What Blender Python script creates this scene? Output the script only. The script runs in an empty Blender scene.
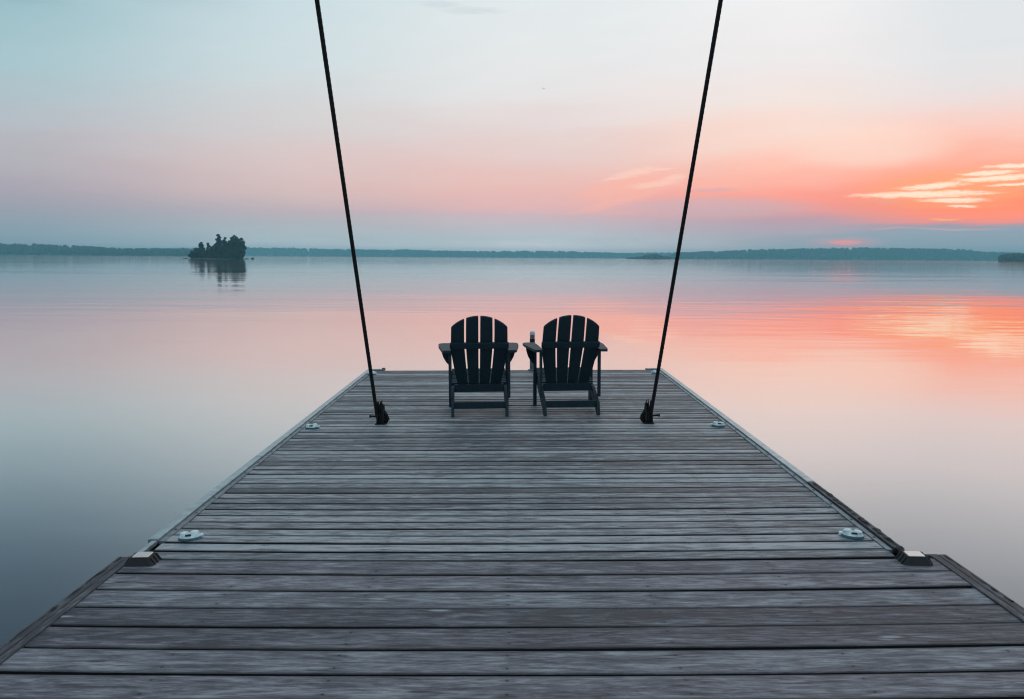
import bpy, bmesh, math, random
from mathutils import Vector, Matrix, noise

random.seed(11)
S = bpy.context.scene
COL = S.collection
R = math.radians

DECK = 0.45          # deck top above the water
EYE = 1.91           # camera height above the water
HAZE, HAZE_TOP = 0.00040, 34.0     # density per metre and top of the haze
AIR = (0.105, 0.285, 0.365)           # its own brightness when deep
TILT = 0.0095        # the floating dock lists slightly: its right side rides higher


# ------------------------------------------------------------------ helpers
def lin(r, g, b):
    def f(c):
        c /= 255.0
        return c / 12.92 if c <= 0.04045 else ((c + 0.055) / 1.055) ** 2.4
    return (f(r), f(g), f(b), 1.0)


def obj(name, bm, mat=None, parent=None, smooth=False, loc=None):
    me = bpy.data.meshes.new(name)
    bmesh.ops.recalc_face_normals(bm, faces=bm.faces)
    bm.to_mesh(me)
    bm.free()
    if mat:
        me.materials.append(mat)
    if smooth:
        for p in me.polygons:
            p.use_smooth = True
    o = bpy.data.objects.new(name, me)
    COL.objects.link(o)
    if parent:
        o.parent = parent
    if loc:
        o.location = loc
    return o


def tag(o, label, cat, group=None):
    o["label"] = label
    o["category"] = cat
    if group:
        o["group"] = group
    return o


def thing(name, label, cat, loc=(0, 0, 0), rot=(0, 0, 0), group=None):
    o = bpy.data.objects.new(name, None)
    COL.objects.link(o)
    o.empty_display_size = 0.1
    o.location = loc
    o.rotation_euler = rot
    return tag(o, label, cat, group)


def copy_tree(o, parent=None):
    c = o.copy()
    COL.objects.link(c)
    if parent:
        c.parent = parent
    for ch in [k for k in bpy.data.objects if k.parent == o]:
        copy_tree(ch, c)
    return c


def add_box(bm, cx, cy, cz, sx, sy, sz, bevel=0.0, mat=None):
    r = bmesh.ops.create_cube(bm, size=1.0)
    M = Matrix.Translation((cx, cy, cz)) @ Matrix.Diagonal((sx, sy, sz, 1))
    if mat is not None:
        M = mat @ M
    bmesh.ops.transform(bm, matrix=M, verts=r["verts"])
    if bevel:
        es = list({e for v in r["verts"] for e in v.link_edges})
        bmesh.ops.bevel(bm, geom=es, offset=bevel, segments=2, affect="EDGES", profile=0.6)


def add_prism(bm, pts, ext, bevel=0.0):
    """polygon of 3-D points swept along the vector ext"""
    ext = Vector(ext)
    a = [bm.verts.new(Vector(p)) for p in pts]
    b = [bm.verts.new(Vector(p) + ext) for p in pts]
    n = len(pts)
    fs = [bm.faces.new(a), bm.faces.new(b[::-1])]
    for i in range(n):
        fs.append(bm.faces.new((a[i], b[i], b[(i + 1) % n], a[(i + 1) % n])))
    if bevel:
        es = list({e for f in fs for e in f.edges})
        bmesh.ops.bevel(bm, geom=es, offset=bevel, segments=2, affect="EDGES", profile=0.6)


def add_tube(bm, pts, radii, seg=10, caps=True, jitter=0.0, rnd=random):
    rings = []
    n = len(pts)
    pts = [Vector(p) for p in pts]
    for i, p in enumerate(pts):
        t = (pts[min(i + 1, n - 1)] - pts[max(i - 1, 0)]).normalized()
        s = t.cross(Vector((0, 0, 1)))
        if s.length < 0.02:
            s = t.cross(Vector((1, 0, 0)))
        s.normalize()
        u = s.cross(t)
        r = radii[i] if isinstance(radii, (list, tuple)) else radii
        rings.append([bm.verts.new(p + (s * math.cos(a) + u * math.sin(a)) * r * (1 + rnd.uniform(-jitter, jitter)))
                      for a in [2 * math.pi * k / seg for k in range(seg)]])
    for i in range(n - 1):
        for k in range(seg):
            bm.faces.new((rings[i][k], rings[i][(k + 1) % seg], rings[i + 1][(k + 1) % seg], rings[i + 1][k]))
    if caps:
        bm.faces.new(rings[0][::-1])
        bm.faces.new(rings[-1])


# ------------------------------------------------------------------ materials
def new_mat(name):
    m = bpy.data.materials.new(name)
    m.use_nodes = True
    nt = m.node_tree
    b = nt.nodes["Principled BSDF"]
    return m, nt, b


def N(nt, typ, **kw):
    n = nt.nodes.new(typ)
    for k, v in kw.items():
        setattr(n, k, v)
    return n


def ramp(nt, stops, fac=None, interp="LINEAR"):
    n = nt.nodes.new("ShaderNodeValToRGB")
    cr = n.color_ramp
    cr.interpolation = interp
    while len(cr.elements) > 1:
        cr.elements.remove(cr.elements[-1])
    cr.elements[0].position = stops[0][0]
    cr.elements[0].color = stops[0][1]
    for p, c in stops[1:]:
        e = cr.elements.new(p)
        e.color = c
    if fac is not None:
        nt.links.new(fac, n.inputs[0])
    return n


def mth(nt, op, a, b=None, c=None, clamp=False):
    n = nt.nodes.new("ShaderNodeMath")
    n.operation = op
    n.use_clamp = clamp
    for i, v in enumerate((a, b, c)):
        if v is None:
            continue
        if isinstance(v, (int, float)):
            n.inputs[i].default_value = v
        else:
            nt.links.new(v, n.inputs[i])
    return n.outputs[0]


def mix(nt, fac, a, b, blend="MIX"):
    n = nt.nodes.new("ShaderNodeMix")
    n.data_type = "RGBA"
    n.blend_type = blend
    for s, v in ((n.inputs[0], fac), (n.inputs[6], a), (n.inputs[7], b)):
        if isinstance(v, (int, float)):
            s.default_value = v
        elif isinstance(v, tuple):
            s.default_value = v
        else:
            nt.links.new(v, s)
    return n.outputs[2]


def smooth(nt, v, lo, hi):
    n = nt.nodes.new("ShaderNodeMapRange")
    n.interpolation_type = "SMOOTHSTEP"
    nt.links.new(v, n.inputs[0])
    n.inputs[1].default_value = lo
    n.inputs[2].default_value = hi
    return n.outputs[0]


def g(v):
    return (v, v, v, 1)


def wood_mat(name, dark, mid, light, rough=0.5, along=0):
    """weathered grey timber; grain runs along the board (object x)"""
    m, nt, b = new_mat(name)
    L = nt.links.new
    tc = N(nt, "ShaderNodeTexCoord")
    at = N(nt, "ShaderNodeAttribute", attribute_name="board")
    off = N(nt, "ShaderNodeCombineXYZ")
    L(mth(nt, "MULTIPLY", at.outputs["Fac"], 37.0), off.inputs[0])
    L(mth(nt, "MULTIPLY", at.outputs["Fac"], 91.0), off.inputs[1])
    L(mth(nt, "MULTIPLY", at.outputs["Fac"], 17.0), off.inputs[2])
    add = N(nt, "ShaderNodeVectorMath", operation="ADD")
    L(tc.outputs["Object"], add.inputs[0])
    L(off.outputs[0], add.inputs[1])

    def noise_at(sx, sy, sz, scale=1.0, detail=4, rough_=0.55, dist=0.0):
        mp = N(nt, "ShaderNodeMapping")
        mp.inputs["Scale"].default_value = (sx, sy, sz)
        L(add.outputs[0], mp.inputs[0])
        n = N(nt, "ShaderNodeTexNoise")
        n.inputs["Scale"].default_value = scale
        n.inputs["Detail"].default_value = detail
        n.inputs["Roughness"].default_value = rough_
        n.inputs["Distortion"].default_value = dist
        L(mp.outputs[0], n.inputs["Vector"])
        return n.outputs["Fac"]

    sw = (lambda a, c, d: (a, c, d)) if along == 0 else (lambda a, c, d: (c, a, d))
    fine = noise_at(*sw(6.0, 48, 40), detail=7, rough_=0.68, dist=0.9)
    broad = noise_at(*sw(2.4, 14, 10), detail=4, rough_=0.62, dist=1.8)
    patch = noise_at(*sw(3.4, 6.5, 3.0), detail=4, rough_=0.6)
    hair = noise_at(*sw(9.0, 70, 50), detail=6, rough_=0.8)
    v = mth(nt, "ADD", mth(nt, "MULTIPLY", fine, 0.28), mth(nt, "MULTIPLY", broad, 0.30))
    v = mth(nt, "ADD", v, mth(nt, "MULTIPLY", hair, 0.30))
    v = mth(nt, "ADD", v, mth(nt, "MULTIPLY", patch, 0.17))
    v = mth(nt, "ADD", v, mth(nt, "MULTIPLY", mth(nt, "SUBTRACT", at.outputs["Fac"], 0.5), 0.15))
    cr = ramp(nt, [(0.440, dark), (0.522, mid), (0.615, light)], v)
    # brownish boards and bluish boards
    r2 = mth(nt, "FRACT", mth(nt, "MULTIPLY", at.outputs["Fac"], 13.7))
    col = mix(nt, mth(nt, "MULTIPLY", r2, 0.35), cr.outputs[0], mix(nt, 1.0, cr.outputs[0], (1.05, 0.86, 0.86, 1), "MULTIPLY"))
    # knots and bird-lime specks
    mp = N(nt, "ShaderNodeMapping")
    mp.inputs["Scale"].default_value = sw(1.3, 6.0, 0.01)
    L(add.outputs[0], mp.inputs[0])
    vo = N(nt, "ShaderNodeTexVoronoi", voronoi_dimensions="2D")
    vo.inputs["Scale"].default_value = 1.0
    L(mp.outputs[0], vo.inputs["Vector"])
    vc = N(nt, "ShaderNodeSeparateColor")
    L(vo.outputs["Color"], vc.inputs[0])
    isk = mth(nt, "GREATER_THAN", vc.outputs[0], 0.45)
    kn = mth(nt, "MULTIPLY", isk, mth(nt, "SUBTRACT", 1.0, smooth(nt, vo.outputs["Distance"], 0.02, 0.085)))
    kn = mth(nt, "MULTIPLY", kn, mth(nt, "MULTIPLY", fine, 1.9), clamp=True)
    col = mix(nt, kn, col, mix(nt, mth(nt, "GREATER_THAN", vc.outputs[1], 0.45), dark, light))
    # grime along both edges of each board, and two screws at every joist
    ac = N(nt, "ShaderNodeAttribute", attribute_name="across")
    ed = mth(nt, "ABSOLUTE", mth(nt, "SUBTRACT", ac.outputs["Fac"], 0.5))
    edn = mth(nt, "ADD", ed, mth(nt, "MULTIPLY", mth(nt, "SUBTRACT", broad, 0.5), 0.22))
    isb = mth(nt, "LESS_THAN", 0.001, ac.outputs["Fac"])
    grime = mth(nt, "MULTIPLY", smooth(nt, edn, 0.38, 0.50), mth(nt, "MULTIPLY", isb, 0.62))
    col = mix(nt, grime, col, tuple(c * 0.55 for c in dark[:3]) + (1,))
    so = N(nt, "ShaderNodeSeparateXYZ")
    L(tc.outputs["Object"], so.inputs[0])
    xw = mth(nt, "ADD", so.outputs[0], mth(nt, "MULTIPLY", at.outputs["Fac"], 0.02))
    xm = mth(nt, "SUBTRACT", mth(nt, "PINGPONG", xw, 0.31), 0.0)
    ym = mth(nt, "MULTIPLY", mth(nt, "SUBTRACT", ed, 0.28), 0.16)
    dd = mth(nt, "ADD", mth(nt, "POWER", xm, 2.0), mth(nt, "POWER", ym, 2.0))
    scr = mth(nt, "MULTIPLY", mth(nt, "LESS_THAN", dd, 0.0065 ** 2), isb)
    stain = mth(nt, "MULTIPLY", mth(nt, "SUBTRACT", 1.0, smooth(nt, mth(nt, "SQRT", mth(nt, "ADD", mth(nt, "MULTIPLY", mth(nt, "POWER", xm, 2.0), 0.12), mth(nt, "POWER", ym, 2.0))), 0.004, 0.016)), mth(nt, "MULTIPLY", isb, 0.45))
    col = mix(nt, stain, col, dark)
    col = mix(nt, mth(nt, "MULTIPLY", scr, 0.85), col, (0.012, 0.011, 0.012, 1))
    L(col, b.inputs["Base Color"])
    L(mth(nt, "ADD", rough - 0.1, mth(nt, "MULTIPLY", patch, 0.2)), b.inputs["Roughness"])
    bp = N(nt, "ShaderNodeBump")
    bp.inputs["Strength"].default_value = 1.0
    bp.inputs["Distance"].default_value = 0.007
    L(mth(nt, "ADD", mth(nt, "ADD", mth(nt, "MULTIPLY", fine, 0.6), mth(nt, "MULTIPLY", hair, 0.5)), broad), bp.inputs["Height"])
    L(bp.outputs[0], b.inputs["Normal"])
    return m


def plain_mat(name, col, rough=0.5, metal=0.0, var=0.25, scale=30.0, bump=0.15, ior=None):
    m, nt, b = new_mat(name)
    L = nt.links.new
    tc = N(nt, "ShaderNodeTexCoord")
    n = N(nt, "ShaderNodeTexNoise")
    n.inputs["Scale"].default_value = scale
    n.inputs["Detail"].default_value = 5
    L(tc.outputs["Object"], n.inputs["Vector"])
    lo = tuple(c * (1 - var) for c in col[:3]) + (1,)
    hi = tuple(min(1, c * (1 + var)) for c in col[:3]) + (1,)
    L(ramp(nt, [(0.3, lo), (0.7, hi)], n.outputs["Fac"]).outputs[0], b.inputs["Base Color"])
    L(mth(nt, "ADD", rough - 0.08, mth(nt, "MULTIPLY", n.outputs["Fac"], 0.16)), b.inputs["Roughness"])
    b.inputs["Metallic"].default_value = metal
    if ior:
        b.inputs["IOR"].default_value = ior
    if bump:
        bp = N(nt, "ShaderNodeBump")
        bp.inputs["Strength"].default_value = bump
        bp.inputs["Distance"].default_value = 0.003
        L(n.outputs["Fac"], bp.inputs["Height"])
        L(bp.outputs[0], b.inputs["Normal"])
    return m


M_DECK_FAR = wood_mat("weathered_decking_far", (0.040, 0.046, 0.058, 1), (0.146, 0.168, 0.195, 1), (0.42, 0.47, 0.50, 1), 0.50)
M_DECK_NEAR = wood_mat("weathered_decking_near", (0.040, 0.041, 0.054, 1), (0.148, 0.155, 0.188, 1), (0.36, 0.39, 0.43, 1), 0.58)
M_EDGE_WOOD = wood_mat("weathered_edge_timber", (0.04, 0.04, 0.05, 1), (0.14, 0.148, 0.17, 1), (0.26, 0.27, 0.30, 1), 0.6, along=1)
M_GAP_SHADE = plain_mat("gap_shade_dirt_board_sides", (0.010, 0.009, 0.011), 0.8, scale=12)  # near-black board sides: shade of the gaps painted in, along with dirt
M_FASCIA = plain_mat("dark_wet_timber", (0.03, 0.024, 0.026), 0.7, scale=8)
M_METAL = plain_mat("dull_galvanised_metal", (0.42, 0.50, 0.52), 0.42, 0.55, 0.25, 14, 0.2)
M_METAL_GREY = plain_mat("grey_weathered_metal", (0.20, 0.235, 0.26), 0.5, 0.3, 0.35, 22, 0.25)
M_RUBBER = plain_mat("black_rubber", (0.012, 0.014, 0.018), 0.65, 0, 0.4, 40, 0.5)
M_CHAIR = plain_mat("dark_navy_poly_lumber", (0.0200, 0.0430, 0.0590), 0.6, 0, 0.2, 60, 0.12)
M_CHAIR.node_tree.nodes["Principled BSDF"].inputs["Specular IOR Level"].default_value = 0.3
M_ROPE = plain_mat("black_wire_rope", (0.006, 0.006, 0.007), 0.55, 0.0, 0.4, 60, 0.3)
M_IRON = plain_mat("rusty_black_iron", (0.014, 0.011, 0.010), 0.7, 0.2, 0.6, 45, 0.6)
M_MARK = plain_mat("pale_blue_plastic", (0.74, 0.87, 0.90), 0.35, 0, 0.15, 30, 0.05)
M_SKIRT = plain_mat("teal_translucent_plastic", (0.09, 0.21, 0.27), 0.25, 0, 0.2, 30, 0)
M_MARK_DARK = plain_mat("dark_lens", (0.03, 0.06, 0.075), 0.2, 0, 0.2, 30, 0)
M_PANEL = plain_mat("pale_lens_panel", (0.80, 0.69, 0.65), 0.18, 0.45, 0.05, 20, 0.0)
M_WHITE = plain_mat("white_cap_paint", (0.75, 0.76, 0.77), 0.4, 0, 0.05, 30, 0)
M_TRUNK = plain_mat("dark_bark", (0.03, 0.025, 0.02), 0.9, 0, 0.4, 3, 0)
M_LEAF = plain_mat("dark_leaves", (0.035, 0.05, 0.03), 0.8, 0, 0.6, 0.6, 0)
M_PINE = plain_mat("dark_needles", (0.022, 0.036, 0.024), 0.8, 0, 0.6, 0.7, 0)
M_FOREST = plain_mat("distant_forest", (0.035, 0.05, 0.035), 0.9, 0, 0.5, 0.03, 0)
M_LAND = plain_mat("shore_ground", (0.06, 0.06, 0.045), 0.9, 0, 0.4, 0.1, 0)
M_ROCK = plain_mat("wet_granite", (0.05, 0.05, 0.055), 0.6, 0, 0.4, 2, 0)


# ------------------------------------------------------------------ water
def water_mat():
    m, nt, b = new_mat("calm_lake_water")
    L = nt.links.new
    nt.nodes.remove(b)
    tc = N(nt, "ShaderNodeTexCoord")

    def nz(sx, sy, detail, seed):
        mp = N(nt, "ShaderNodeMapping")
        mp.inputs["Scale"].default_value = (sx, sy, 1)
        mp.inputs["Location"].default_value = (seed, seed * 1.7, seed)
        mp.inputs["Rotation"].default_value = (0, 0, R(8))
        L(tc.outputs["Object"], mp.inputs[0])
        n = N(nt, "ShaderNodeTexNoise")
        n.inputs["Scale"].default_value = 1
        n.inputs["Detail"].default_value = detail
        n.inputs["Roughness"].default_value = 0.45
        L(mp.outputs[0], n.inputs["Vector"])
        return n.outputs["Fac"]

    ripple = nz(0.45, 1.3, 2.0, 3.1)
    swell = nz(0.06, 0.22, 1.0, 7.7)
    patch = smooth(nt, nz(0.012, 0.05, 2.0, 1.3), 0.42, 0.62)
    h = mth(nt, "ADD", mth(nt, "MULTIPLY", mth(nt, "MULTIPLY", ripple, 0.0085), mth(nt, "ADD", 0.30, patch)),
            mth(nt, "MULTIPLY", swell, 0.012))
    h = mth(nt, "ADD", h, mth(nt, "MULTIPLY", mth(nt, "MULTIPLY", nz(0.09, 0.55, 2.0, 5.5), 0.013), mth(nt, "ADD", 0.25, patch)))
    bp = N(nt, "ShaderNodeBump")
    bp.inputs["Strength"].default_value = 1.0
    bp.inputs["Distance"].default_value = 1.0
    L(h, bp.inputs["Height"])
    body = N(nt, "ShaderNodeBsdfDiffuse")
    body.inputs["Color"].default_value = (0.028, 0.043, 0.062, 1)
    gl = N(nt, "ShaderNodeBsdfGlossy")
    L(bp.outputs[0], gl.inputs["Normal"])
    # reflectance against the grazing angle
    ge = N(nt, "ShaderNodeNewGeometry")
    dt = N(nt, "ShaderNodeVectorMath", operation="DOT_PRODUCT")
    L(ge.outputs["Incoming"], dt.inputs[0])
    L(ge.outputs["Normal"], dt.inputs[1])
    cv = ramp(nt, [(math.sin(R(a_)), g(v_)) for a_, v_ in ((0, 1.0), (3, 0.96), (6, 0.94), (9, 0.88), (12, 0.76), (15, 0.55), (18, 0.37), (22, 0.22), (30, 0.13), (90, 0.04))],
              mth(nt, "ABSOLUTE", dt.outputs["Value"]))
    rg = ramp(nt, [(math.sin(R(a_)), g(v_)) for a_, v_ in ((0, 0.065), (0.4, 0.045), (1.5, 0.025), (5, 0.03), (8, 0.08), (12, 0.20), (20, 0.26))],
              mth(nt, "ABSOLUTE", dt.outputs["Value"]))
    L(rg.outputs[0], gl.inputs["Roughness"])
    gc = ramp(nt, [(math.sin(R(a_)), c_) for a_, c_ in ((0, (1.0, 0.975, 0.96, 1)), (3, (1.0, 0.95, 0.93, 1)), (6, (1.0, 0.925, 0.895, 1)), (11, (1.0, 0.93, 0.905, 1)), (17, (0.96, 0.97, 0.99, 1)))],
              mth(nt, "ABSOLUTE", dt.outputs["Value"]))
    L(gc.outputs[0], gl.inputs["Color"])
    mx = N(nt, "ShaderNodeMixShader")
    L(cv.outputs[0], mx.inputs[0])
    L(body.outputs[0], mx.inputs[1])
    L(gl.outputs[0], mx.inputs[2])
    L(mx.outputs[0], nt.nodes["Material Output"].inputs["Surface"])
    return m


bm = bmesh.new()
bmesh.ops.create_circle(bm, cap_ends=True, radius=3900, segments=96)
w = obj("water", bm, water_mat())
w["kind"] = "structure"
w["label"] = "calm lake mirroring the pink and grey sky"


# ------------------------------------------------------------------ sky
def build_sky():
    wd = bpy.data.worlds.new("World")
    S.world = wd
    wd.use_nodes = True
    nt = wd.node_tree
    L = nt.links.new
    bg = nt.nodes["Background"]
    tc = N(nt, "ShaderNodeTexCoord")
    nrm = N(nt, "ShaderNodeVectorMath", operation="NORMALIZE")
    L(tc.outputs["Generated"], nrm.inputs[0])
    sp = N(nt, "ShaderNodeSeparateXYZ")
    L(nrm.outputs[0], sp.inputs[0])
    az = mth(nt, "MULTIPLY", mth(nt, "ARCTAN2", sp.outputs[0], sp.outputs[1]), 57.29578)
    el = mth(nt, "MULTIPLY", mth(nt, "ARCSINE", sp.outputs[2]), 57.29578)

    def nz(sa, se, detail, seed, rough=0.5, dist=0.0):
        c = N(nt, "ShaderNodeCombineXYZ")
        L(mth(nt, "MULTIPLY", az, sa), c.inputs[0])
        L(mth(nt, "MULTIPLY", el, se), c.inputs[1])
        c.inputs[2].default_value = seed
        n = N(nt, "ShaderNodeTexNoise")
        n.inputs["Scale"].default_value = 1
        n.inputs["Detail"].default_value = detail
        n.inputs["Roughness"].default_value = rough
        n.inputs["Distortion"].default_value = dist
        L(c.outputs[0], n.inputs["Vector"])
        return n.outputs["Fac"]

    # soft layered unevenness of the high haze
    wob = mth(nt, "SUBTRACT", nz(0.10, 0.7, 3, 2.0), 0.5)
    wob2 = mth(nt, "SUBTRACT", nz(0.45, 2.6, 4, 9.0, 0.6), 0.5)
    amp = smooth(nt, el, 0.6, 9.0)
    e2 = mth(nt, "ADD", el, mth(nt, "MULTIPLY", wob, mth(nt, "ADD", 0.7, mth(nt, "MULTIPLY", amp, 2.0))))
    e2 = mth(nt, "ADD", e2, mth(nt, "MULTIPLY", wob2, 0.35))
    fac = mth(nt, "DIVIDE", e2, 60.0, clamp=True)

    def through(e, c):
        """sky radiance that shows as the colour c once the lake haze in front of it has done its work"""
        c = lin(*c)
        T = math.exp(-HAZE * min(4000.0, HAZE_TOP / math.tan(R(max(e, 0.45)))))
        return tuple(max(0.04, (c[i] - (1 - T) * AIR[i]) / T) for i in range(3)) + (1,)

    def col_at(stops):
        return ramp(nt, [(e / 60.0, through(e, c)) for e, c in stops], fac).outputs[0]

    c0 = col_at([(0.0, (118, 152, 168)), (0.9, (124, 157, 172)), (1.7, (138, 160, 173)), (2.6, (152, 161, 174)), (3.7, (167, 166, 178)),
                 (5.2, (177, 176, 184)), (6.8, (181, 187, 195)), (8.5, (175, 192, 200)), (10.6, (167, 197, 205)), (13.7, (154, 190, 199)),
                 (16.5, (114, 138, 156)), (21, (84, 106, 128)), (27, (84, 106, 128)), (38, (120, 148, 168)), (60, (200, 215, 222))])
    c1 = col_at([(0.0, (146, 174, 186)), (1.0, (154, 178, 188)), (1.9, (166, 178, 186)), (2.8, (182, 176, 185)), (4.0, (208, 188, 188)),
                 (5.9, (215, 197, 197)), (7.6, (211, 206, 207)), (9.4, (208, 212, 214)), (11.7, (204, 219, 223)), (15.1, (199, 219, 225)),
                 (20, (176, 202, 212)), (30, (150, 176, 190)), (60, (200, 215, 222))])
    c2 = col_at([(0.0, (164, 184, 194)), (1.1, (168, 187, 196)), (1.8, (182, 186, 195)), (2.6, (200, 181, 188)), (3.2, (222, 182, 183)),
                 (4.4, (232, 188, 182)), (6.0, (229, 201, 197)), (8.0, (228, 213, 211)), (9.8, (230, 227, 227)), (12.2, (229, 232, 233)),
                 (15.6, (226, 233, 235)), (21, (222, 230, 234)), (31, (190, 206, 216)), (60, (200, 215, 222))])
    c3 = col_at([(0.0, (140, 164, 176)), (0.9, (150, 168, 180)), (1.7, (168, 165, 178)), (2.3, (186, 160, 172)), (2.9, (226, 158, 156)), (3.7, (250, 158, 145)),
                 (4.9, (254, 182, 165)), (6.0, (254, 202, 186)), (7.4, (251, 217, 204)), (9.5, (243, 228, 222)), (11.7, (238, 234, 234)),
                 (15.0, (240, 240, 241)), (21, (240, 238, 239)), (31, (200, 210, 218)), (60, (200, 215, 222))])
    c4 = col_at([(0.0, (122, 158, 173)), (1.1, (128, 160, 174)), (1.6, (136, 160, 175)), (1.85, (150, 158, 172)), (2.05, (226, 150, 150)), (2.5, (255, 150, 125)),
                 (3.6, (255, 145, 113)), (4.6, (255, 162, 132)), (5.8, (254, 184, 164)), (7.2, (252, 204, 191)), (8.3, (243, 216, 210)), (9.6, (233, 226, 226)),
                 (11.4, (227, 229, 231)), (14.2, (224, 229, 232)), (21, (240, 238, 239)), (31, (190, 202, 212)), (60, (200, 215, 222))])
    c = mix(nt, smooth(nt, az, -31, -13), c0, c1)
    c = mix(nt, smooth(nt, az, -17, 2), c, c2)
    c = mix(nt, smooth(nt, az, 1, 18), c, c3)
    c = mix(nt, smooth(nt, az, 18, 27), c, c4)

    # clouds: lens-shaped streaks lit from below the horizon
    bend = mth(nt, "MULTIPLY", mth(nt, "SUBTRACT", nz(0.55, 1.2, 4, 4.0, 0.6), 0.5), 0.34)
    eb = mth(nt, "ADD", el, bend)
    rag = mth(nt, "ADD", mth(nt, "MULTIPLY", nz(1.3, 9.0, 5, 6.0, 0.7), 0.65), mth(nt, "MULTIPLY", nz(3.2, 24.0, 4, 8.0, 0.7), 0.35))

    def streak(a0, e0, half_len, half_thick, slope, soft=0.8, ragged=0.9):
        da = mth(nt, "SUBTRACT", az, a0)
        de = mth(nt, "SUBTRACT", mth(nt, "SUBTRACT", eb, e0), mth(nt, "MULTIPLY", da, slope))
        q = mth(nt, "ADD", mth(nt, "POWER", mth(nt, "ABSOLUTE", mth(nt, "DIVIDE", da, half_len)), 2.0),
                mth(nt, "POWER", mth(nt, "ABSOLUTE", mth(nt, "DIVIDE", de, half_thick)), 2.0))
        q = mth(nt, "ADD", q, mth(nt, "MULTIPLY", mth(nt, "SUBTRACT", rag, 0.5), ragged * 2))
        return mth(nt, "SUBTRACT", 1.0, smooth(nt, q, 1.0 - soft, 1.0 + soft * 0.4))

    def paint(base, streaks, color, strength):
        tot = None
        for s in streaks:
            k = streak(*s)
            tot = k if tot is None else mth(nt, "MAXIMUM", tot, k)
        return mix(nt, mth(nt, "MULTIPLY", tot, strength), base, color)

    # broad orange warmth about the streaks
    c = paint(c, [(26.5, 4.1, 5.5, 1.1, 0.04, 1.0, 0.4)], through(4.2, (255, 178, 130)), 0.55)
    c = paint(c, [(21.8, 6.7, 4.8, 1.4, 0.0, 1.0, 0.3)], through(6.7, (252, 221, 206)), 0.6)
    # pink wisps left of the right cable
    c = paint(c, [(7.3, 4.5, 3.6, 0.75, 0.22, 1.0, 0.9), (7.3, 3.75, 3.6, 0.32, 0.27, 1.0, 1.2)], through(4.4, (250, 184, 168)), 0.6)
    c = paint(c, [(10.1, 4.97, 0.95, 0.20, 0.17, 1.0, 1.6), (7.7, 5.35, 1.6, 0.30, 0.18, 1.0, 2.2), (9.0, 4.62, 1.7, 0.22, 0.12, 1.0, 2.2),
                  (9.4, 5.55, 0.9, 0.10, 0.05, 1.0, 1.6), (6.4, 5.0, 0.9, 0.12, 0.2, 1.0, 1.8)], through(5.0, (253, 214, 198)), 0.55)
    # mauve veil between the wisps and the glow
    c = paint(c, [(12.5, 3.15, 6.5, 0.75, 0.0, 1.0, 0.6)], through(3.2, (198, 178, 186)), 0.66)
    c = paint(c, [(12.6, 4.25, 1.8, 0.16, 0.0, 1.0, 1.1), (22.6, 3.35, 0.8, 0.06, 0.0, 1.0, 0.6)], through(4.0, (208, 176, 182)), 0.45)
    # grey bank low on the right, with a sharp top
    bank_top = mth(nt, "ADD", 1.42, mth(nt, "MULTIPLY", smooth(nt, az, 18, 27), 0.48))
    bank_top = mth(nt, "ADD", bank_top, mth(nt, "MULTIPLY", mth(nt, "SUBTRACT", nz(0.5, 0.0, 3, 5.0), 0.5), 0.5))
    bank = mth(nt, "SUBTRACT", 1.0, smooth(nt, mth(nt, "SUBTRACT", el, bank_top), -0.10, 0.16))
    bank = mth(nt, "MULTIPLY", bank, smooth(nt, az, 11, 23))
    c = mix(nt, mth(nt, "MULTIPLY", bank, 0.8), c, through(1.6, (143, 164, 178)))
    c = paint(c, [(26.5, 1.75, 2.6, 0.07, -0.02, 1.0, 1.0), (23.0, 1.85, 1.5, 0.05, 0.02, 1.0, 1.0)], through(1.8, (205, 170, 172)), 0.5)
    # the sun's last glow through the bank
    c = paint(c, [(20.5, 0.95, 2.2, 0.38, 0.0, 1.0, 0.3)], through(0.95, (190, 158, 168)), 0.4)
    c = paint(c, [(20.5, 0.98, 1.0, 0.15, 0.0, 1.0, 0.4)], through(0.95, (240, 150, 154)), 0.5)
    # pale yellow streaks
    c = paint(c, [(26.5, 3.05, 3.2, 0.16, 0.0, 1.0, 0.9), (28.5, 3.6, 3.0, 0.18, 0.02, 1.0, 0.9)], through(4.2, (255, 165, 120)), 0.5)
    c = paint(c, [(25.9, 2.34, 0.9, 0.06, 0.0, 1.0, 0.6)], through(2.4, (255, 185, 130)), 0.7)
    c = paint(c, [(24.6, 3.78, 4.1, 0.20, 0.005, 1.0, 1.7), (25.2, 4.24, 1.9, 0.19, 0.05, 1.0, 1.9), (26.3, 3.41, 1.9, 0.16, 0.0, 1.0, 1.8),
                  (26.7, 3.07, 0.8, 0.09, -0.04, 1.0, 1.6), (28.5, 4.58, 2.3, 0.18, 0.03, 1.0, 1.8), (27.9, 4.88, 1.5, 0.13, 0.03, 1.0, 1.8),
                  (29.4, 5.21, 1.9, 0.13, 0.0, 1.0, 1.8), (29.6, 4.21, 1.8, 0.08, 0.02, 1.0, 1.8), (27.5, 4.55, 1.3, 0.07, 0.03, 1.0, 1.8)],
              through(4.2, (255, 238, 214)), 0.88)
    # faint blue wisps high in the middle, slight mottling of everything
    c = paint(c, [(-2.6, 15.0, 2.0, 0.25, 0.02, 1.0, 1.6), (-4.6, 15.3, 1.4, 0.2, 0.0, 1.0, 1.6)], lin(205, 216, 222), 0.5)
    mott = mth(nt, "ADD", 0.98, mth(nt, "MULTIPLY", nz(0.2, 1.0, 4, 12.0, 0.55), 0.05))
    mt = N(nt, "ShaderNodeCombineXYZ")
    for i in range(3):
        L(mott, mt.inputs[i])
    c = mix(nt, 1.0, c, mt.outputs[0], "MULTIPLY")
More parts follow.
